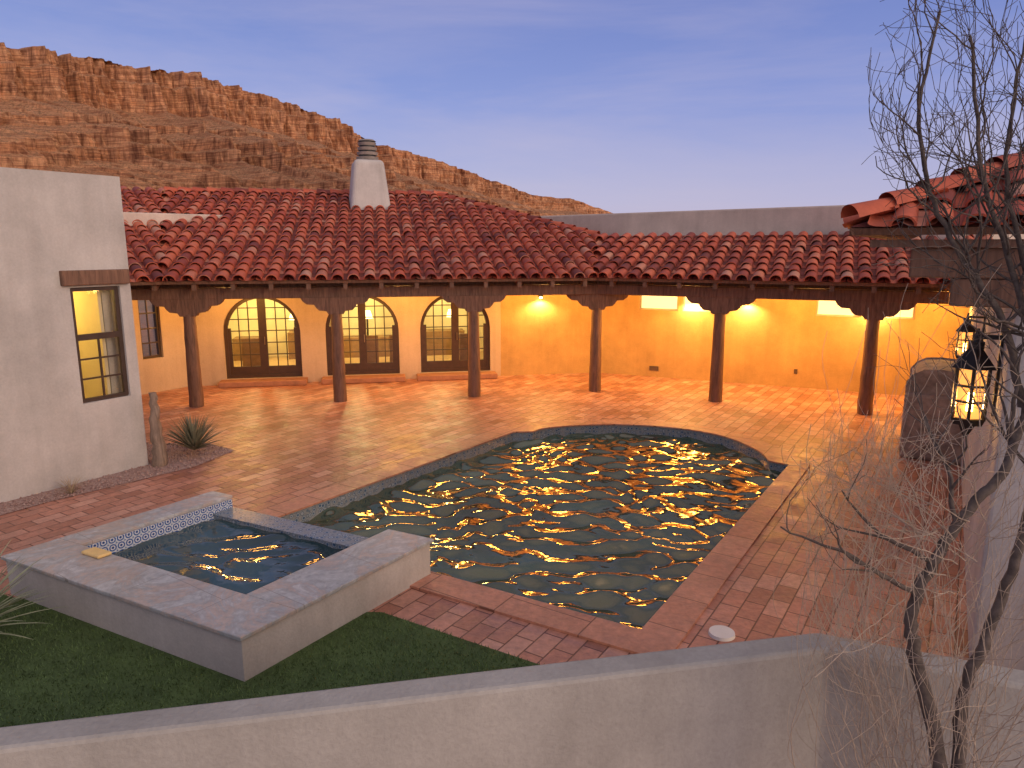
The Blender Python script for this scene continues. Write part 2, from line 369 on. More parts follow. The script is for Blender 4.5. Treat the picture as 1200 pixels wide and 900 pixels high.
# ------------------------------------------------------------ tile roofs
def tile_roof(name,E,adir,ndir,z0,slope,poly,parent,sp=.34,ln=.42,thick=.07,rad=None):
    E=V2(E);a2=V2(adir).normalized();n2=V2(ndir).normalized()
    a3=Vector((a2.x,a2.y,0));w3=Vector((n2.x,n2.y,slope)).normalized();nn=a3.cross(w3)
    if nn.z<0: nn=-nn
    zf=lambda p:z0+slope*((V2(p)-E).dot(n2))
    npt=len(poly)
    top=[Vector((p[0],p[1],zf(p))) for p in poly]; bot=[p-nn*thick for p in top]
    fc=[tuple(range(npt)),tuple(range(npt,2*npt))[::-1]]+[(i,(i+1)%npt,npt+(i+1)%npt,npt+i) for i in range(npt)]
    mesh_obj(name+'_deck',top+bot,fc,M_wood,parent)
    top2=[p+nn*.012 for p in top]
    mesh_obj(name+'_pans',top2,[tuple(range(npt))],M_pan,parent)
    us=[(V2(p)-E).dot(a2) for p in poly];vs=[(V2(p)-E).dot(n2) for p in poly]
    cf=math.sqrt(1+slope*slope)
    v=[];f=[];seg=8; R=rad or sp*.39
    nc=int((max(us)-min(us))/sp)+1;nr=int(max(vs)*cf/ln)+1
    for i in range(nc):
        u=min(us)+sp*(i+.5)
        for j in range(nr+1):
            s0=(j-.12)*ln - .02; sm=s0+ln*.55
            c=E+a2*u+n2*(sm/cf)
            if not inside((c.x,c.y),poly): continue
            ju=random.uniform(-.014,.014);jz=random.uniform(0,.012);sk=random.uniform(-.014,.014)
            o3=Vector((E.x,E.y,z0))+a3*(u+ju)
            s0j=s0+random.uniform(-.015,.015)
            k=len(v)
            for (s,rr_,lift) in ((s0j,R,.032+jz),(s0j+ln*1.12,R*.86,.0+jz*.3)):
                for rin in (0,1):
                    for t in range(seg+1):
                        th=math.pi*t/seg; r_=rr_-(.018 if rin else 0)
                        v.append(o3+w3*s+a3*(r_*math.cos(th)+sk*(s>s0j))+nn*(r_*math.sin(th)*.95+lift))
            m=seg+1
            for t in range(seg):
                f.append((k+t,k+t+1,k+2*m+t+1,k+2*m+t))
                f.append((k+m+t,k+t,k+t+1,k+m+t+1)[::-1])
                if j==0: f.append((k+m+t,k+m+t+1,k+3*m+t+1,k+3*m+t)[::-1])
    o=mesh_obj(name+'_tiles',v,f,M_tile,parent,False)
    me=o.data; me.polygons.foreach_set('use_smooth',[True]*len(me.polygons))
    try: me.set_sharp_from_angle(angle=math.radians(50))
    except Exception: pass
    v=[];f=[]
    for i in range(nc+1):
        u=min(us)+sp*i
        R2=sp*.5-.01
        for j in range(nr+1):
            s0=(j-.14)*ln; c=E+a2*u+n2*((s0+ln*.5)/cf)
            if not inside((c.x,c.y),poly): continue
            k=len(v)
            for s,l in ((s0,.02),(s0+ln*1.05,.0)):
                for t in range(7):
                    th=math.pi*(1+t/6); v.append(Vector((E.x,E.y,z0))+w3*s+a3*(u+R2*math.cos(th))+nn*(.045+l+R2*.28*math.sin(th)))
            for t in range(6): f.append((k+t,k+t+1,k+7+t+1,k+7+t))
    if v: mesh_obj(name+'_pan_tiles',v,f,M_tile,parent,True)
    return zf
def ridge_caps(name,p0,p1,parent,r=.13,ln=.4):
    p0=Vector(p0);p1=Vector(p1);L=(p1-p0).length;d=(p1-p0)/L
    sd=d.cross(Vector((0,0,1))).normalized();up=sd.cross(d)
    v=[];f=[];seg=8;n=int(L/ln)
    for i in range(n+1):
        k=len(v)
        for s,rr_,l in ((i*ln,r,.035),(i*ln+ln*1.1,r*.82,.005)):
            for t in range(seg+1):
                th=math.pi*t/seg; v.append(p0+d*s+sd*rr_*math.cos(th)+up*(rr_*math.sin(th)+l-.02))
        m=seg+1
        for t in range(seg): f.append((k+t,k+t+1,k+m+t+1,k+m+t))
    return mesh_obj(name,v,f,M_tile,parent,True)

H=empty('tile_roof_house')
aL=V2((.982,.187)).normalized();nL=Vector((-aL.y,aL.x))
aR=V2((.91,-.414)).normalized();nR=Vector((-aR.y,aR.x))
SL=.31;Z0=2.80
E=V2((-7.3,14.95));Vv=V2((1.98,16.72))
vq=V2((-.403,.915))
vt=Vv+V2((.119,.993))*3.25
R1=V2((-6.97,15.01))+nL*7.4+aL*6.05
vl=E+vq*(7.4/(vq.dot(nL)))
mainpoly=[tuple(E),tuple(Vv),tuple(vt),tuple(R1),tuple(vl)]
zf=tile_roof('main_roof',E,aL,nL,Z0,SL,mainpoly,H)
a2=V2((.8,.6));n2=V2((-.6,.8))
p2=[tuple(E),tuple(vl),tuple(vl-a2*3.5),tuple(E-a2*3.6)]
zf2=tile_roof('side_roof',E,a2,n2,Z0,SL,p2,H)
rt_end=Vv+aR*8.0
rp=[tuple(Vv),tuple(rt_end),tuple(rt_end+nR*3.2),tuple(Vv+V2((.119,.993))*(3.2/V2((.119,.993)).dot(nR)))]
tile_roof('gallery_roof',Vv,aR,nR,Z0,SL,rp,H)
def p3(p,fn,dz=.05): return (p[0],p[1],fn(p)+dz)
ridge_caps('ridge_caps',p3(vl,zf),p3(R1,zf),H)
ridge_caps('rake_caps',p3(vt,zf),p3(R1,zf),H,.12)
mesh_obj('rear_roof',[p3(R1,zf,0),p3(vt,zf,0),(5,26,3.6),(-6,30,3.6),p3(vl,zf,0)],[(0,1,2,3),(0,3,4)],M_pan,H)
prism('parapet_small',[(-9.9,17.85),(-7.7,19.8),(-8.1,20.2),(-12,20),(-12,17)],2.9,4.36,M_par,H,.03)
blk=[(.2,24.3),(9.9,15.95),(15,18),(15,28),(1,28)]
prism('parapet_wall',blk,3.2,4.50,M_par,H,.04)
prism('flat_roof',[(vt.x-.1,vt.y),(9.7,16.6),(12,20),(2,26),(.5,24)],3.5,3.72,M_par,H)

def frustum(nm,cx,cy,w0,w1,z0,z1,mat,par,ang=0.35,bv=.03):
    v=[]
    for w,z in ((w0,z0),(w1,z1)):
        for sx,sy in ((-1,-1),(1,-1),(1,1),(-1,1)):
            x=sx*w/2;y=sy*w/2; v.append((cx+x*math.cos(ang)-y*math.sin(ang),cy+x*math.sin(ang)+y*math.cos(ang),z))
    o=mesh_obj(nm,v,[(3,2,1,0),(4,5,6,7),(0,1,5,4),(1,2,6,5),(2,3,7,6),(3,0,4,7)],mat,par)
    return bevel(o,bv,4)
CX,CY=-4.28,21.9
frustum('chimney_base',CX,CY,1.24,.86,4.3,6.02,M_st,H,.3,.13)
M_ch=simple('chimney_clay',(.26,.22,.19),.8,.2)
for k in range(4):
    cyl('chimney_ring',(CX,CY,6.03+k*.135),.31-.02*k,.33-.02*k,.085,M_ch,H,20)
    cyl('chimney_core',(CX,CY,6.0+k*.135),.23,.23,.14,M_iron,H,16)
cyl('chimney_top',(CX,CY,6.56),.27,.20,.05,M_ch,H,20)

# ------------------------------------------------------------ gallery structure
cols=[(-7.07,15.55),(-3.98,16.09),(-.90,16.67),(2.06,17.29),(4.71,16.09),(7.54,14.80)]
def corbel(c,dr,nm):
    dr=V2(dr).normalized();n=Vector((-dr.y,dr.x));th=.11
    prof=[(.16,2.03),(.20,2.10),(.36,2.12),(.42,2.18),(.46,2.25),(.62,2.26),(.70,2.32),(.74,2.385)]
    pr=[(x,z) for x,z in prof]+[(-x,z) for x,z in prof[::-1]]
    v=[];m=len(pr)
    for s in (-th,th):
        for x,z in pr: q=V2(c)+dr*x+n*s; v.append((q.x,q.y,z))
    f=[tuple(range(m)),tuple(range(m,2*m))[::-1]]+[(i,(i+1)%m,m+(i+1)%m,m+i) for i in range(m)]
    bevel(mesh_obj(nm,v,f,M_wood,H),.012)
for i,c in enumerate(cols):
    cyl('column',(c[0],c[1],0),.155,.125,2.06,M_wood,H,14,8,.008)
    corbel(c,aL if i<3 else aR if i>3 else V2((1,0)),'corbel')
cE=V2(cols[0])-aL*2.3
obox('beam',cE,cols[3],-.12,.12,2.387,2.63,M_wood,H,.015,e1=.0)
obox('beam',cols[3],V2(cols[5])+aR*1.3,-.12,.12,2.389,2.632,M_wood,H,.015,e0=.03)
obox('light_stop_board',cE,cols[3],-.02,.02,2.634,2.905,M_wood,H)  # added board, stops porch light leaking between beam and roof deck
obox('light_stop_board',cols[3],V2(cols[5])+aR*1.3,-.018,.022,2.636,2.905,M_wood,H)  # same added light stop along the right beam
for base,dr,nn,L in ((V2(cols[0])-aL*1.5,aL,nL,10.4),(V2(cols[3])+aR*.3,aR,nR,7.2)):
    k=.2
    while k<L:
        c=base+dr*k
        q0=c-nn*.50;q1=c+nn*2.5
        v=[]
        for q,dz in ((q0,0),(q1,0)):
            zz=Z0+SL*((q-c).dot(nn)+.55)-.085
            for sx,z_ in ((-.045,zz-.13),(.045,zz-.13),(.045,zz),(-.045,zz)):
                p=q+dr*sx; v.append((p.x,p.y,z_))
        mesh_obj('rafter',v,[(0,1,2,3),(7,6,5,4),(0,4,5,1),(1,5,6,2),(2,6,7,3),(3,7,4,0)],M_wood,H)
        k+=.78
WL0=V2((-7.54,18.0))-aL*.74; WC=V2((2.42,19.9)); WR=V2((10.75,16.11))
WLd=(WC-WL0).normalized(); LL=(WC-WL0).length
dc=[1.12+.74,3.65+.74,6.12+.74]
LO=8.1
WM=WL0+WLd*LO
wall_holes('door_wall',WL0,WM,0,3.6,.3,[arch(c,1.9,.15,2.30) for c in dc],M_st2,H)
obox('hall_wall',WM,WC,0,.3,0,3.6,M_st_lit,H)
def on(p0,d,s,w=0):
    n=Vector((-d.y,d.x)); return V2(p0)+d*s+n*w
def frame_arch(nm,p0,d,cx,w,z0,zt,off,th,fw,mat,par):
    n=Vector((-d.y,d.x)); a=V2(p0)
    Mx=Matrix(((d.x,0,n.x,a.x+n.x*(off+th/2)),(d.y,0,n.y,a.y+n.y*(off+th/2)),(0,1,0,0),(0,0,0,1)))
    outer=arch(cx,w,z0,zt); 
    inner=arch(cx,w-2*fw,z0+fw,zt-fw)
    return filled(nm,[outer,inner],0,mat,par,ext=th/2,matrix=Mx)
def bar(nm,p0,d,x0,x1,z0,z1,off,th,mat,par):
    a=on(p0,d,x0);b_=on(p0,d,x1); return obox(nm,a,b_,off,off+th,z0,z1,mat,par)
M_brass=simple('brass',(.5,.35,.15),.3,.1,8,1.0)
for c in dc:
    frame_arch('door_frame',WL0,WLd,c,1.9,.15,2.30,.08,.12,.09,M_frame,H)
    r=.95;zs=1.35
    def ztop(x): return zs+math.sqrt(max(.0,(r-.085)**2-(x-c)**2))
    bar('door_stile',WL0,WLd,c-.10,c+.10,.235,ztop(c)-.0,.10,.07,M_frame,H)
    bar('door_handle',WL0,WLd,c+.035,c+.055,1.02,1.22,.06,.038,M_brass,H)
    for s in (-1,1):
        x0=c+s*.86; bar('door_side_stile',WL0,WLd,min(x0,x0-s*.08),max(x0,x0-s*.08),.235,1.45,.10,.07,M_frame,H)
        bar('bottom_rail',WL0,WLd,min(c+s*.10,c+s*.85),max(c+s*.10,c+s*.85),.235,.45,.11,.05,M_frame,H)
        for xm in (.34,.58):
            x=c+s*xm; bar('muntin',WL0,WLd,x-.013,x+.013,.45,ztop(x),.115,.03,M_frame,H)
        for zm in (.76,1.07,1.38,1.68,1.97):
            xe=.86 if zm<1.4 else math.sqrt(max(.01,.865**2-(zm-zs)**2))
            if xe<.15: continue
            xa,xb=sorted((c+s*.10,c+s*xe)); bar('muntin',WL0,WLd,xa,xb,zm-.013,zm+.013,.117,.026,M_frame,H)
    bar('glass',WL0,WLd,c-.85,c+.85,.3,2.25,.135,.004,M_gl,H)
    obox('door_step',on(WL0,WLd,c-1.08),on(WL0,WLd,c+1.08),-.42,-.003,0.002,.145,M_terra,H,.02)
W0=V2((-9.3,16.2)); d0=(WL0-W0).normalized(); L0=(WL0-W0).length
wall_holes('side_wall',W0,WL0,0,3.4,.3,[rect(L0-1.15,L0-.62,.84,2.35)],M_st2,H)
bar('window_frame',W0,d0,L0-1.15,L0-1.09,.84,2.35,.08,.1,M_frame,H);bar('window_frame',W0,d0,L0-.68,L0-.62,.84,2.35,.08,.1,M_frame,H)
for z in (.84,1.2,1.55,1.92,2.29): bar('window_rail',W0,d0,L0-1.09,L0-.68,z,z+(.06 if z in(.84,2.29) else .03),.09,.05,M_frame,H)
bar('window_rail',W0,d0,L0-.895,L0-.875,.9,2.29,.092,.04,M_frame,H)
bar('glass',W0,d0,L0-1.1,L0-.66,.88,2.3,.12,.004,M_gl,H)
Rd=(WR-WC).normalized();RLn=(WR-WC).length
cl=[(1.15,2.20),(2.32,3.05),(5.6,6.6),(7.0,7.75)]
wall_holes('gallery_wall',WC,WR,0,3.6,.3,[rect(a_,b_,1.83,2.36) for a_,b_ in cl],M_st_lit,H)
M_fg=emis('lit_frosted_glass',(.95,.9,.62),.55)
for a_,b_ in cl:
    bar('clerestory_frame',WC,Rd,a_,b_,1.83,1.87,.1,.06,M_st,H);bar('clerestory_frame',WC,Rd,a_,b_,2.32,2.36,.1,.06,M_st,H)
    bar('clerestory_frame',WC,Rd,a_,a_+.04,1.87,2.32,.1,.06,M_st,H);bar('clerestory_frame',WC,Rd,b_-.04,b_,1.87,2.32,.1,.06,M_st,H)
    bar('clerestory_glass',WC,Rd,a_+.04,b_-.04,1.87,2.32,.12,.01,M_fg,H)
M_vent=simple('vent_metal',(.1,.06,.04),.5)
bar('vent',WC,Rd,1.5,1.75,.18,.30,-.02,.018,M_vent,H)
bar('outlet_cover',WC,Rd,5.2,5.28,.35,.47,-.02,.018,M_vent,H)
# interior
M_int=simple('interior_paint',(.72,.62,.40),.8,.12,1.2)
i0=on(WL0,WLd,.1,.32);i1=on(WL0,WLd,LL-.6,.32)
obox('interior_back_wall',i0,i1,3.6,3.7,.1,3.0,M_int,H)
obox('interior_floor',i0,i1,0,3.6,.04,.14,simple('int_floor',(.42,.28,.15),.4),H)
obox('interior_ceiling',i0,i1,0,3.7,2.72,2.8,M_int,H)
obox('interior_end',i0,on(i0,WLd,.1),0,3.6,.14,2.72,M_int,H)
obox('interior_end',on(i1,WLd,-.1),i1,0,3.6,.14,2.72,M_int,H)
M_cab=simple('cabinet_wood',(.20,.11,.05),.5)
for x0,x1,z1,z0 in ((.4,1.3,.8,.14),(2.0,3.0,.95,.14),(3.3,5.4,.75,.14),(6.0,7.4,.9,.14),(3.05,3.25,2.3,.14),(5.5,5.7,2.3,.14)):
    obox('interior_cabinet',on(i0,WLd,x0),on(i0,WLd,x1),2.9,3.58,z0,z1,M_cab,H)
for x in (1.0,2.5,4.2,5.0,7.0):
    obox('chair_seat',on(i0,WLd,x,1.0),on(i0,WLd,x+.5,1.0),0,.5,.5,.58,M_cab,H); obox('chair_back',on(i0,WLd,x,1.0),on(i0,WLd,x+.5,1.0),-.05,-.002,.14,1.05,M_cab,H,.02)
M_shade=emis('lamp_shade',(1,.75,.35),4)
for x in (2.35,4.4,6.9):
    q=on(i0,WLd,x,1.9); cyl('table_lamp_shade',(q.x,q.y,1.45),.17,.10,.22,M_shade,H,16); cyl('table_lamp_stand',(q.x,q.y,.14),.03,.03,1.32,M_iron,H,8)
for x in (1.4,4.0,6.6):
    light('interior_light',on(i0,WLd,x,1.9).to_3d()+Vector((0,0,2.45)),160,(1,.82,.34),r=.15,parent=H)

M_bulb=emis('sconce_bulb',(1,.85,.4),25)
def sconce(p0,d,s):
    q=on(p0,d,s,-.10)
    e=empty('wall_sconce')
    cyl('shade',(q.x,q.y,2.17),.075,.035,.12,M_iron,e,14)
    cyl('bulb',(q.x,q.y,2.13),.03,.045,.05,M_bulb,e,10)
    obox('backplate',on(p0,d,s-.04,0),on(p0,d,s+.04,0),-.06,-.004,2.2,2.33,M_iron,e)
    q2=on(p0,d,s,-.18)
    light('sconce_light',(q2.x,q2.y,2.12),90,(1,.74,.24),'SPOT',.02,e,math.radians(155),(0,0,0),.6)
    return e
sconce(WL0,WLd,9.2)
for s in (2.6,4.0,6.9): sconce(WC,Rd,s)
M_can=emis('lamp_lens',(1,.75,.3),12)
for p0,d,nn,ss,pw in ((V2(cols[0]),aL,nL,(0.6,4.6,8.3),(190,240,280)),(V2(cols[3]),aR,nR,(2.0,4.8,7.5),(300,290,240))):
    for s,pwr in zip(ss,pw):
        q=p0+d*s+nn*.9
        e=empty('ceiling_lamp'); zc=Z0+SL*(.9+.55)-.27
        cyl('housing',(q.x,q.y,zc),.09,.07,.14,M_iron,e,16); cyl('lens',(q.x,q.y,zc-.012),.06,.06,.01,M_can,e,16)
        light('lamp_light',(q.x,q.y,zc-.42),pwr,AMB,'POINT',.36,e)

# ------------------------------------------------------------ left building
B=empty('stucco_house')
c0=V2((-5.95,11.16));dd=V2((.545,.838)).normalized();pl=c0-dd*6.0
Lb=6.0
wx0,wx1=Lb-.895,Lb-.17
wall_holes('window_wall',pl,c0,0,4.55,.3,[rect(wx0,wx1,1.19,2.92)],M_st,B)
bevel(bpy.data.objects['window_wall'],.03,3)
obox('end_wall',c0-dd*.3,c0-dd*.001,.302,6,0,4.545,M_st,B)
obox('rear_wall',pl,c0,5.7,6.0,0,4.54,M_st,B,e1=-.31)
obox('near_wall',pl,pl+dd*.3,.302,5.7,0,4.543,M_st,B)
obox('flat_roof',pl+dd*.3,c0-dd*.3,.31,5.7,3.9,4.05,M_st,B)
obox('ceiling',pl+dd*.3,c0-dd*.3,.31,5.7,3.2,3.25,M_int,B)
obox('room_floor',pl+dd*.3,c0-dd*.3,.31,5.7,.02,.12,M_int,B)
obox('room_back',pl+dd*.3,c0-dd*.3,2.6,2.7,.12,3.2,M_int,B)
obox('room_end',c0-dd*.36,c0-dd*.31,.31,2.6,.12,3.2,M_int,B)
obox('lintel',on(pl,dd,wx0-.12),on(pl,dd,wx1+.13),-.09,.12,2.95,3.17,M_wood,B,.015)
def wb(x0,x1,z0,z1,off=.05,th=.06): bar('window_bar',pl,dd,x0,x1,z0,z1,off,th,M_frame,B)
wb(wx0,wx0+.06,1.19,2.92);wb(wx1-.06,wx1,1.19,2.92);wb(wx0+.06,wx1-.06,1.19,1.25);wb(wx0+.06,wx1-.06,2.86,2.92);wb(wx0+.06,wx1-.06,2.13,2.22)
xm=(wx0+wx1)/2
wb(xm-.013,xm+.013,1.25,2.13,.065,.03)
for z in (1.53,1.83): wb(wx0+.06,wx1-.06,z,z+.026,.067,.026)
bar('glass',pl,dd,wx0+.04,wx1-.04,1.23,2.88,.08,.004,M_gl,B)
for z in (1.2,1.6,2.0,2.4): obox('shelf',on(pl,dd,Lb-2.4),on(pl,dd,Lb-.8),2.25,2.58,z,z+.04,M_cab,B)
for k in range(14):
    x=Lb-2.3+k*.11; z=random.choice((1.24,1.64,2.04)); obox('books',on(pl,dd,x),on(pl,dd,x+.08),2.35,2.5,z,z+random.uniform(.15,.28),simple('book',(random.uniform(.1,.6),random.uniform(.1,.4),.1),.6),B)
obox('cabinet',on(pl,dd,Lb-1.0),on(pl,dd,Lb-.45),1.4,2.0,.12,1.5,simple('white_cab',(.6,.55,.42),.5),B)
light('interior_light',on(pl,dd,Lb-1.3,1.2).to_3d()+Vector((0,0,2.9)),65,(1,.66,.16),r=.12,parent=B)

# ------------------------------------------------------------ right building
R=empty('tile_roof_house')
A_=V2((3.93,5.55));d2=V2((.519,.854)).normalized();inw=Vector((d2.y,-d2.x))
BB=A_+d2*12.3
prism('walls',[A_,BB,BB+inw*6,A_+inw*6],0,3.42,M_st,R,.03)
K=V2((2.75,5.92));q=lambda a_,b_:K+d2*a_+inw*b_
zf3=tile_roof('side_roof',K,d2,inw,3.65,.42,[tuple(q(0,0)),tuple(q(7.6,0)),tuple(q(7.6,3.4)),tuple(q(3.4,3.4))],R,.25,.38,.06)
tile_roof('front_roof',K,inw,d2,3.65,.42,[tuple(q(0,0)),tuple(q(3.4,3.4)),tuple(q(3.4,8)),tuple(q(0,8))],R,.25,.38,.06)
hp=q(3.4,3.4); ridge_caps('hip_caps',(K.x,K.y,3.72),(hp.x,hp.y,zf3(hp)+.07),R,.11,.36)
prism('soffit_plate',[q(.1,.15),q(7.5,.15),q(7.5,2),q(.1,2)],3.50,3.56,M_wood,R)
for s in (.25,2.2,4.2,6.2):
    obox('cantilever_beam',q(s,.45),q(s,1.6),-.09,.09,3.26,3.498,M_wood,R,.012)
    obox('bracket',q(s,.75),q(s,1.6),-.07,.07,3.04,3.258,M_wood,R,.012)
M_lg=emis('lantern_glass',(1,.42,.09),1.3); M_flame=emis('lantern_bulb',(1,.62,.22),16)
def lantern(c,s=1.0):
    e=empty('wall_lantern'); x,y,z=c
    def ck(nm,dz,r0,r1,h,m,seg=6,dx=0,dy=0):
        return cyl(nm,(x+dx,y+dy,z+dz*s),r0*s,r1*s,h*s,m,e,seg)
    ck('base',0,.10,.12,.05,M_iron);ck('glass',.05,.085,.10,.34,M_lg);ck('roof',.40,.15,.05,.13,M_iron);ck('neck',.53,.05,.05,.05,M_iron,8);ck('finial',.58,.025,.01,.09,M_iron,8)
    ck('drop',-.09,.015,.06,.09,M_iron)
    for k in range(3):
        a_=2.09*k; ck('bulb',.11,.022,.018,.13,M_flame,8,.095*s*math.cos(a_),.095*s*math.sin(a_))
    for k in range(6):
        a_=math.pi/3*k
        cyl('post',(x+.108*s*math.cos(a_),y+.108*s*math.sin(a_),z+.04*s),.012*s,.013*s,.37*s,M_iron,e,6)
    for k in range(2): ck('hoop',.16+.11*k,.118,.118,.015,M_iron)
    pw=V2((x,y))
    obox('arm',pw,pw+inw*.2,-.015,.015,z+.60*s,z+.63*s,M_iron,e)
    obox('backplate',pw+inw*.175,pw+inw*.195,-.05,.05,z+.1,z+.66*s,M_iron,e)
    light('lantern_light',(x-inw.x*.22,y-inw.y*.22,z+.25),16,(1,.5,.15),r=.1,parent=e)
p=A_+d2*.75-inw*.2; lantern((p.x,p.y,1.92),1.3)
p=A_+d2*4.3-inw*.2; lantern((p.x,p.y,2.05),.9)
M_stone=simple('grill_stone',(.30,.23,.18),.85,.45,5,bs=.8)
G=empty('outdoor_grill_counter')
g0=V2((6.55,11.6)); prism('counter',[g0,g0+d2*1.9,g0+d2*1.9+inw*.95,g0+inw*.95],0,1.12,M_stone,G,.06)
prof=[(0,1.122),(0,1.28),(.08,1.4),(.22,1.48),(.45,1.5),(.68,1.48),(.82,1.4),(.9,1.28),(.9,1.122)]
v=[];m=len(prof)
for s in (.12,1.7):
    for x,z in prof: w_=g0+d2*s+inw*(x+.03); v.append((w_.x,w_.y,z))
bevel(mesh_obj('hood',v,[tuple(range(m)),tuple(range(m,2*m))[::-1]]+[(i,(i+1)%m,m+(i+1)%m,m+i) for i in range(m)],M_stone,G),.03)

M_fw=stucco('garden_wall_stucco',(.38,.36,.325),.12,.5)
bk=[(-8,1.99),(-2.51,3.10),(1.86,3.97),(2.66,3.65),(5.5,2.5)]
ft=[(5.43,2.33),(2.58,3.48),(1.845,3.775),(-2.47,2.915),(-8,1.80)]
prism('garden_wall',bk+ft,-.05,1.2,M_fw,None,.025)

# ------------------------------------------------------------ mountain
ridge=np.array([(-3,.20,),(-2,.25),(-1.2,.27),(-.8,.262),(-.673,.2588),(-.60,.251),(-.507,.2377),(-.396,.2165),(-.307,.1897),(-.2286,.1627),(-.19,.1385),(-.0924,.1132),(-.0464,.0943),(.0233,.0707),(.0758,.065),(.1404,.0458),(.19,.02),(.24,.004)])
NX=1500
xr=np.linspace(-1.4,.24,NX); er=np.interp(xr,ridge[:,0],ridge[:,1])
Yr=1000+ (xr+.67)*900; Yr=np.clip(Yr,500,None)
PX=xr*Yr;PY=Yr;PZ=er*Yr+3.5
arc=np.concatenate([[0],np.cumsum(np.hypot(np.diff(PX),np.diff(PY)))])
kk=np.clip(er/.2,.3,1)
PZ=PZ+ (np.round(fbm(arc/30,arc*0,3,3)*6)/6-.5)*12*kk+(fbm(arc/10,arc*0,3,5)-.5)*4*kk
prof=np.array([(-.6,.93),(-.12,.985),(0,1),(.006,.975),(.012,.91),(.035,.90),(.042,.80),(.055,.74),(.20,.645),(.212,.60),(.33,.555),(.34,.49),(.37,.48),(.377,.42),(.62,.31),(.63,.275),(.95,.15),(1.5,.0),(1.8,-.02)])
seglen=np.hypot(np.diff(prof[:,0]),np.diff(prof[:,1])*3.4); cum=np.concatenate([[0],np.cumsum(seglen)])
NT=320; tt=np.linspace(0,cum[-1],NT)
outp=np.interp(tt,cum,prof[:,0]);zp=np.interp(tt,cum,prof[:,1])
Aq,Tq=np.meshgrid(arc,np.arange(NT)); OUT=np.repeat(outp[:,None],NX,1);ZP=np.repeat(zp[:,None],NX,1)
Hh=PZ[None,:]*np.ones((NT,1))
warp=fbm(Aq/60,Tq/60,3,90)*30
gul=rd(fbm((Aq+warp*(.4+OUT))/70,OUT*.6+2,2,21)); gul2=rd(fbm((Aq+warp)/22,OUT*1.2,3,31)); fine=rd(fbm(Aq/7,ZP*7,2,41))
pos_=np.clip(OUT,0,1.6)
disp=(gul-.6)*Hh*.72*np.clip(pos_*1.6+.22,0,1)+(gul2-.6)*Hh*.26*np.clip(pos_*2+.5,0,1)+(fine-.5)*Hh*.045
disp=np.where(OUT<0,0,disp)
dist=OUT*Hh*1.9+disp
tx=np.gradient(PX);ty=np.gradient(PY);L_=np.hypot(tx,ty);nx=ty/L_;ny=-tx/L_
MX=PX[None,:]+nx[None,:]*dist; MY=PY[None,:]+ny[None,:]*dist
dip=(fbm(Aq/120,Aq*0,3,71)-.5)*.05
MZ=Hh*(ZP+dip*np.clip(pos_*6,0,1)*np.clip(ZP*2,0,1))+(fbm(Aq/14,OUT*14,3,61)-.5)*Hh*.022*np.clip(pos_*8,.1,1)
MZ=np.where(zp[:,None]<=0,-4,MZ)
M_mt,nt,b=nodes_mat('mesa_rock')
mp=N(nt,'ShaderNodeMapping');mp.inputs['Scale'].default_value=(.003,.003,.085);nt.links.new(pos(nt),mp.inputs[0])
st_=noise(nt,1.0,7,.7,mp.outputs[0],.2); sp_=noise(nt,.10,9,.75); veg=noise(nt,.3,6,.8)
mp2=N(nt,'ShaderNodeMapping');mp2.inputs['Scale'].default_value=(.13,.13,.02);nt.links.new(pos(nt),mp2.inputs[0])
vs_=noise(nt,1.0,5,.7,mp2.outputs[0],.3)
r=ramp(nt,[(.32,(.28,.10,.045)),(.41,(.80,.37,.165)),(.46,(.38,.15,.07)),(.52,(.84,.43,.21)),(.58,(.42,.18,.085)),(.66,(.76,.37,.17)),(.76,(.40,.17,.085))],st_.outputs[0])
c=mixc(nt,.4,r.outputs[0],sp_.outputs[0],'OVERLAY')
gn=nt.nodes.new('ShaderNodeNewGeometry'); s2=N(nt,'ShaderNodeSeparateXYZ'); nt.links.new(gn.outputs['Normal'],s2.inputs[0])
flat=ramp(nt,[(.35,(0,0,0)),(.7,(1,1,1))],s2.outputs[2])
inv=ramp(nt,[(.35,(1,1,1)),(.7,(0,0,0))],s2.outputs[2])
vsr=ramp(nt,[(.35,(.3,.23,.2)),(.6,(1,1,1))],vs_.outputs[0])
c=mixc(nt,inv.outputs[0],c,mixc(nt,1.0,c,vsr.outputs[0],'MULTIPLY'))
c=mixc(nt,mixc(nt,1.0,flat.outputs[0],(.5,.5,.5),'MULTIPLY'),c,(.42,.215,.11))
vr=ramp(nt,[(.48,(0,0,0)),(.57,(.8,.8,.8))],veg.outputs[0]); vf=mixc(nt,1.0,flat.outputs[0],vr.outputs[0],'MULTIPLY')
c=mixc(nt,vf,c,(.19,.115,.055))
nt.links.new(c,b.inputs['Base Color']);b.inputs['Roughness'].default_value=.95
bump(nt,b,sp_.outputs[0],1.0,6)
mt=grid_obj('mesa_mountain',MX,MY,MZ,M_mt)

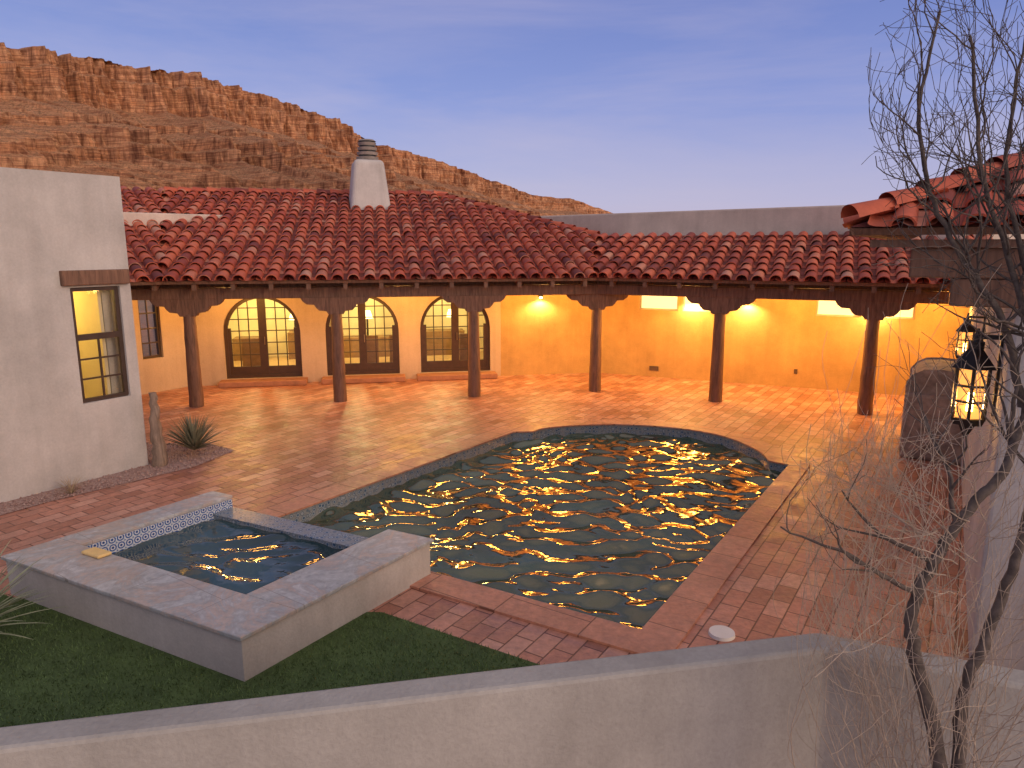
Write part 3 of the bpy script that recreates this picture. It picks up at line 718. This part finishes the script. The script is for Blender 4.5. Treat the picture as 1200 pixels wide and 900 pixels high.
# ------------------------------------------------------------ plants
def tubes(name,paths,mat,parent=None,res=1):
    cu=bpy.data.curves.new(name,'CURVE');cu.dimensions='3D';cu.bevel_depth=1;cu.bevel_resolution=res;cu.use_fill_caps=False
    for pp in paths:
        sp=cu.splines.new('POLY');sp.points.add(len(pp)-1)
        for a_,(c_,r_) in zip(sp.points,pp): a_.co=(*c_,1);a_.radius=r_
    o=bpy.data.objects.new('tmp',cu);COL.objects.link(o);bpy.context.view_layer.update()
    me=bpy.data.meshes.new_from_object(o.evaluated_get(bpy.context.evaluated_depsgraph_get()));bpy.data.objects.remove(o)
    me.materials.clear();me.materials.append(mat)
    me.polygons.foreach_set('use_smooth',[True]*len(me.polygons))
    ob=bpy.data.objects.new(name,me);COL.objects.link(ob)
    if parent: ob.parent=parent
    return ob
RV=lambda s:Vector((random.gauss(0,s),random.gauss(0,s),random.gauss(0,s)))
def grow(paths,p,d,L,r,depth,upb=.12,wob=.13,kids=(3,5),spread=.6):
    n=max(4,int(L/.05));st=L/n;pp=[(p.copy(),r)];d=d.normalized();pts=[]
    lim=(.41 if p.z<2.9 else .45)+random.random()**2*.12
    for i in range(n):
        q_=p+d*.2
        d=(d+RV(wob)+Vector((0,0,upb*.5)))
        over=lim+.04-q_.x/max(q_.y,.5)
        if over>0: d.x+=min(.5,over*3)
        d.normalize();p=p+d*st
        if p.x/max(p.y,.5)<lim-.03: break
        rr=max(.0012,r*(1-.72*(i+1)/n));pp.append((p.copy(),rr));pts.append((p.copy(),d.copy(),rr))
    if len(pp)<3: return
    paths.append(pp)
    if depth>0:
        for k in range(random.randint(*kids)):
            i=random.randint(min(n//4,len(pts)-1),len(pts)-1);q_,dq,rq=pts[i]
            dn=(dq+RV(spread)).normalized()
            grow(paths,q_,dn,L*random.uniform(.45,.75),max(.0014,rq*.7),depth-1,upb,wob,kids,spread)
M_bark=simple('grey_bark',(.10,.078,.065),.85,.45,25,bs=.6)
M_twig=simple('pale_twig',(.42,.33,.25),.85,.25,20)
random.seed(21)
T=empty('bare_tree')
stems=[[(1.98,2.85,0),(2.05,2.98,1.0),(1.93,3.08,1.55),(1.90,3.1,1.8),(1.98,3.12,2.05),(2.14,3.15,2.30),(2.29,3.15,2.52),(2.38,3.2,2.85),(2.44,3.25,3.2),(2.40,3.3,3.7),(2.44,3.3,4.3)],
       [(2.05,2.8,0),(2.13,2.98,1.05),(2.16,3.05,1.4),(2.28,3.1,1.75),(2.36,3.1,2.15),(2.43,3.12,2.6),(2.46,3.15,3.1),(2.38,3.2,3.6),(2.3,3.25,4.2)],
       [(2.38,3.18,2.82),(2.38,3.2,3.05),(2.28,3.28,3.4),(2.10,3.3,3.85),(1.98,3.3,4.4)],
       [(2.36,3.2,2.78),(2.26,3.25,3.15),(2.05,3.28,3.45),(1.88,3.3,3.75),(1.80,3.3,4.1),(1.84,3.3,4.5)],
       [(2.40,3.2,2.95),(2.36,3.25,3.3),(2.22,3.3,3.8),(2.22,3.3,4.4)]]
rad=[(.038,.013),(.034,.010),(.019,.006),(.018,.005),(.018,.005)]
paths=[]
for st_i,(ss,(r0,r1)) in enumerate(zip(stems,rad)):
    cp=[]
    P=[Vector(x) for x in ss]
    for i in range(len(P)-1):
        a0=P[max(i-1,0)];a1=P[i];a2_=P[i+1];a3=P[min(i+2,len(P)-1)]
        for k in range(6):
            t=k/6; cp.append(.5*((2*a1)+(a2_-a0)*t+(2*a0-5*a1+4*a2_-a3)*t*t+(3*a1-a0-3*a2_+a3)*t**3)+RV(.005))
    cp.append(P[-1]); n=len(cp)
    paths.append([(c_,r0+(r1-r0)*i/(n-1)) for i,c_ in enumerate(cp)])
    for i in range(n):
        if cp[i].z<1.75: continue
        if random.random()<(.62 if cp[i].z>3.0 else .14):
            d=Vector((random.gauss(-.15,.7),random.gauss(0,.35),random.uniform(.3,1.1)))
            grow(paths,cp[i],d,random.uniform(.35,.8),(r0+(r1-r0)*i/(n-1))*.5,2,.12,.16,(2,5),.5)
tubes('branches',paths,M_bark,T,1)
tw=empty('dry_shrub')
paths=[]
for k in range(44):
    b0=Vector((random.uniform(1.8,2.4),random.uniform(2.9,3.35),random.uniform(0,.3)))
    d=Vector((random.gauss(-.10,.22),random.gauss(.0,.15),1))
    grow(paths,b0,d,random.uniform(1.0,2.0),.0048,2,.03,.07,(2,5),.45)
tubes('twigs',paths,M_twig,tw,0)
paths=[]
for k in range(26):
    b0=Vector((random.uniform(1.95,2.15),3.1+random.uniform(-.1,.2),random.uniform(1.9,2.3)))
    d=Vector((random.gauss(-.6,.4),random.gauss(0,.3),random.uniform(.0,1)))
    grow(paths,b0,d,random.uniform(.3,.6),.0034,2,.03,.14,(2,5),.6)
tubes('pale_twigs',paths,M_twig,T,0)

def rosette(name,c,n,L,w,mat,elev=(.15,1.3),droop=.5):
    v=[];f=[]
    for k in range(n):
        az=random.uniform(0,6.283);el=random.uniform(*elev);l=L*random.uniform(.7,1.1)
        dh=Vector((math.cos(az),math.sin(az),0));sd=Vector((-dh.y,dh.x,0));p=Vector(c);e=el;k0=len(v);ns=6
        for i in range(ns+1):
            t=i/ns;ww=w*(1-t)**.7*(.7+.6*min(1,t*4) if t<.25 else 1.2)+.0008
            up=Vector((-math.sin(e)*dh.x,-math.sin(e)*dh.y,math.cos(e)))
            v+=[p-sd*ww+up*ww*.5,p-up*ww*.2,p+sd*ww+up*ww*.5]
            p=p+(dh*math.cos(e)+Vector((0,0,math.sin(e))))*l/ns; e-=droop*random.uniform(.6,1.2)/ns
        for i in range(ns):
            for s in (0,1): a_=k0+i*3+s; f.append((a_,a_+1,a_+4,a_+3))
    return mesh_obj(name,v,f,mat,None,True)
M_yuc=simple('yucca_leaf',(.19,.18,.11),.6,.4,6); M_yg=simple('agave_leaf',(.28,.30,.18),.6,.35,6); M_dry=simple('dry_grass',(.40,.31,.2),.8,.3,10)
rosette('yucca_plant',(-5.45,11.75,.08),150,.68,.016,M_yuc,(.35,1.5),.3)
rosette('agave_plant',(-4.85,5.75,.12),110,.88,.016,M_yg,(.1,1.4),.5)
rosette('dry_grass_tuft',(-6.35,9.75,.0),60,.32,.004,M_dry,(.5,1.5),.6)
random.seed(3)
dt=cyl('yucca_trunk',(-5.74,11.12,0),.12,.055,1.22,wood('dead_trunk',(.24,.17,.12)),None,12,14,.02)
rosette('distant_shrub',(12.2,20.6,4.2),60,.8,.03,simple('dark_leaf',(.07,.07,.04),.8),(.2,1.4),.3)

# ------------------------------------------------------------ sky / sun / camera
w=bpy.data.worlds.new('World');S.world=w;w.use_nodes=True;nt=w.node_tree
bg=nt.nodes['Background']
sky=nt.nodes.new('ShaderNodeTexSky');sky.sky_type='NISHITA';sky.sun_disc=False
SE=math.radians(9); sunvec=Vector((.80,-.60,0)).normalized()
sky.sun_elevation=SE; sky.sun_rotation=math.atan2(sunvec.x,sunvec.y)
tc=nt.nodes.new('ShaderNodeTexCoord');sx=N(nt,'ShaderNodeSeparateXYZ');nt.links.new(tc.outputs['Generated'],sx.inputs[0])
gr=ramp(nt,[(0,(.49,.43,.57)),(.06,(.40,.39,.63)),(.18,(.215,.265,.60)),(.34,(.12,.17,.48)),(.5,(.08,.11,.26)),(1,(.34,.32,.36))],sx.outputs[2])
mp=N(nt,'ShaderNodeMapping');mp.inputs['Scale'].default_value=(1,1,6);mp.inputs['Rotation'].default_value=(0.05,.12,.3);nt.links.new(tc.outputs['Generated'],mp.inputs[0])
cn=noise(nt,1.6,7,.6,mp.outputs[0],.4); cr_=ramp(nt,[(.42,(0,0,0)),(.75,(.5,.5,.5))],cn.outputs[0])
c=mixc(nt,cr_.outputs[0],gr.outputs[0],(.48,.42,.59))
dp=N(nt,'ShaderNodeVectorMath',operation='DOT_PRODUCT');nt.links.new(tc.outputs['Generated'],dp.inputs[0]);dp.inputs[1].default_value=(.55,-.80,.12)
glow=ramp(nt,[(0.1,(0,0,0)),(1,(1.15,.88,.70))],dp.outputs['Value'])
c=mixc(nt,1.0,c,glow.outputs[0],'ADD')
sc=N(nt,'ShaderNodeVectorMath',operation='SCALE');nt.links.new(sky.outputs[0],sc.inputs[0]);sc.inputs['Scale'].default_value=.025
ad=N(nt,'ShaderNodeVectorMath',operation='ADD');nt.links.new(sc.outputs[0],ad.inputs[0]);nt.links.new(c,ad.inputs[1])
nt.links.new(ad.outputs[0],bg.inputs[0]);bg.inputs[1].default_value=1.0
sl=bpy.data.lights.new('sun','SUN');sl.energy=.95;sl.angle=math.radians(18);sl.color=(1,.72,.50)
so=bpy.data.objects.new('sun',sl);COL.objects.link(so)
dv=Vector((-sunvec.x*math.cos(SE*1.6),-sunvec.y*math.cos(SE*1.6),-math.sin(SE*1.6)))
so.rotation_euler=dv.to_track_quat('-Z','Y').to_euler()
cam=bpy.data.cameras.new('camera');cam.lens=24.96;cam.sensor_width=36;cam.clip_end=8000;cam.clip_start=.05
co=bpy.data.objects.new('camera',cam);COL.objects.link(co);co.location=(0,0,3.5);co.rotation_euler=(math.radians(90-10.9),0,0)
S.camera=co
S.view_settings.view_transform='Standard';S.view_settings.look='None';S.view_settings.exposure=0
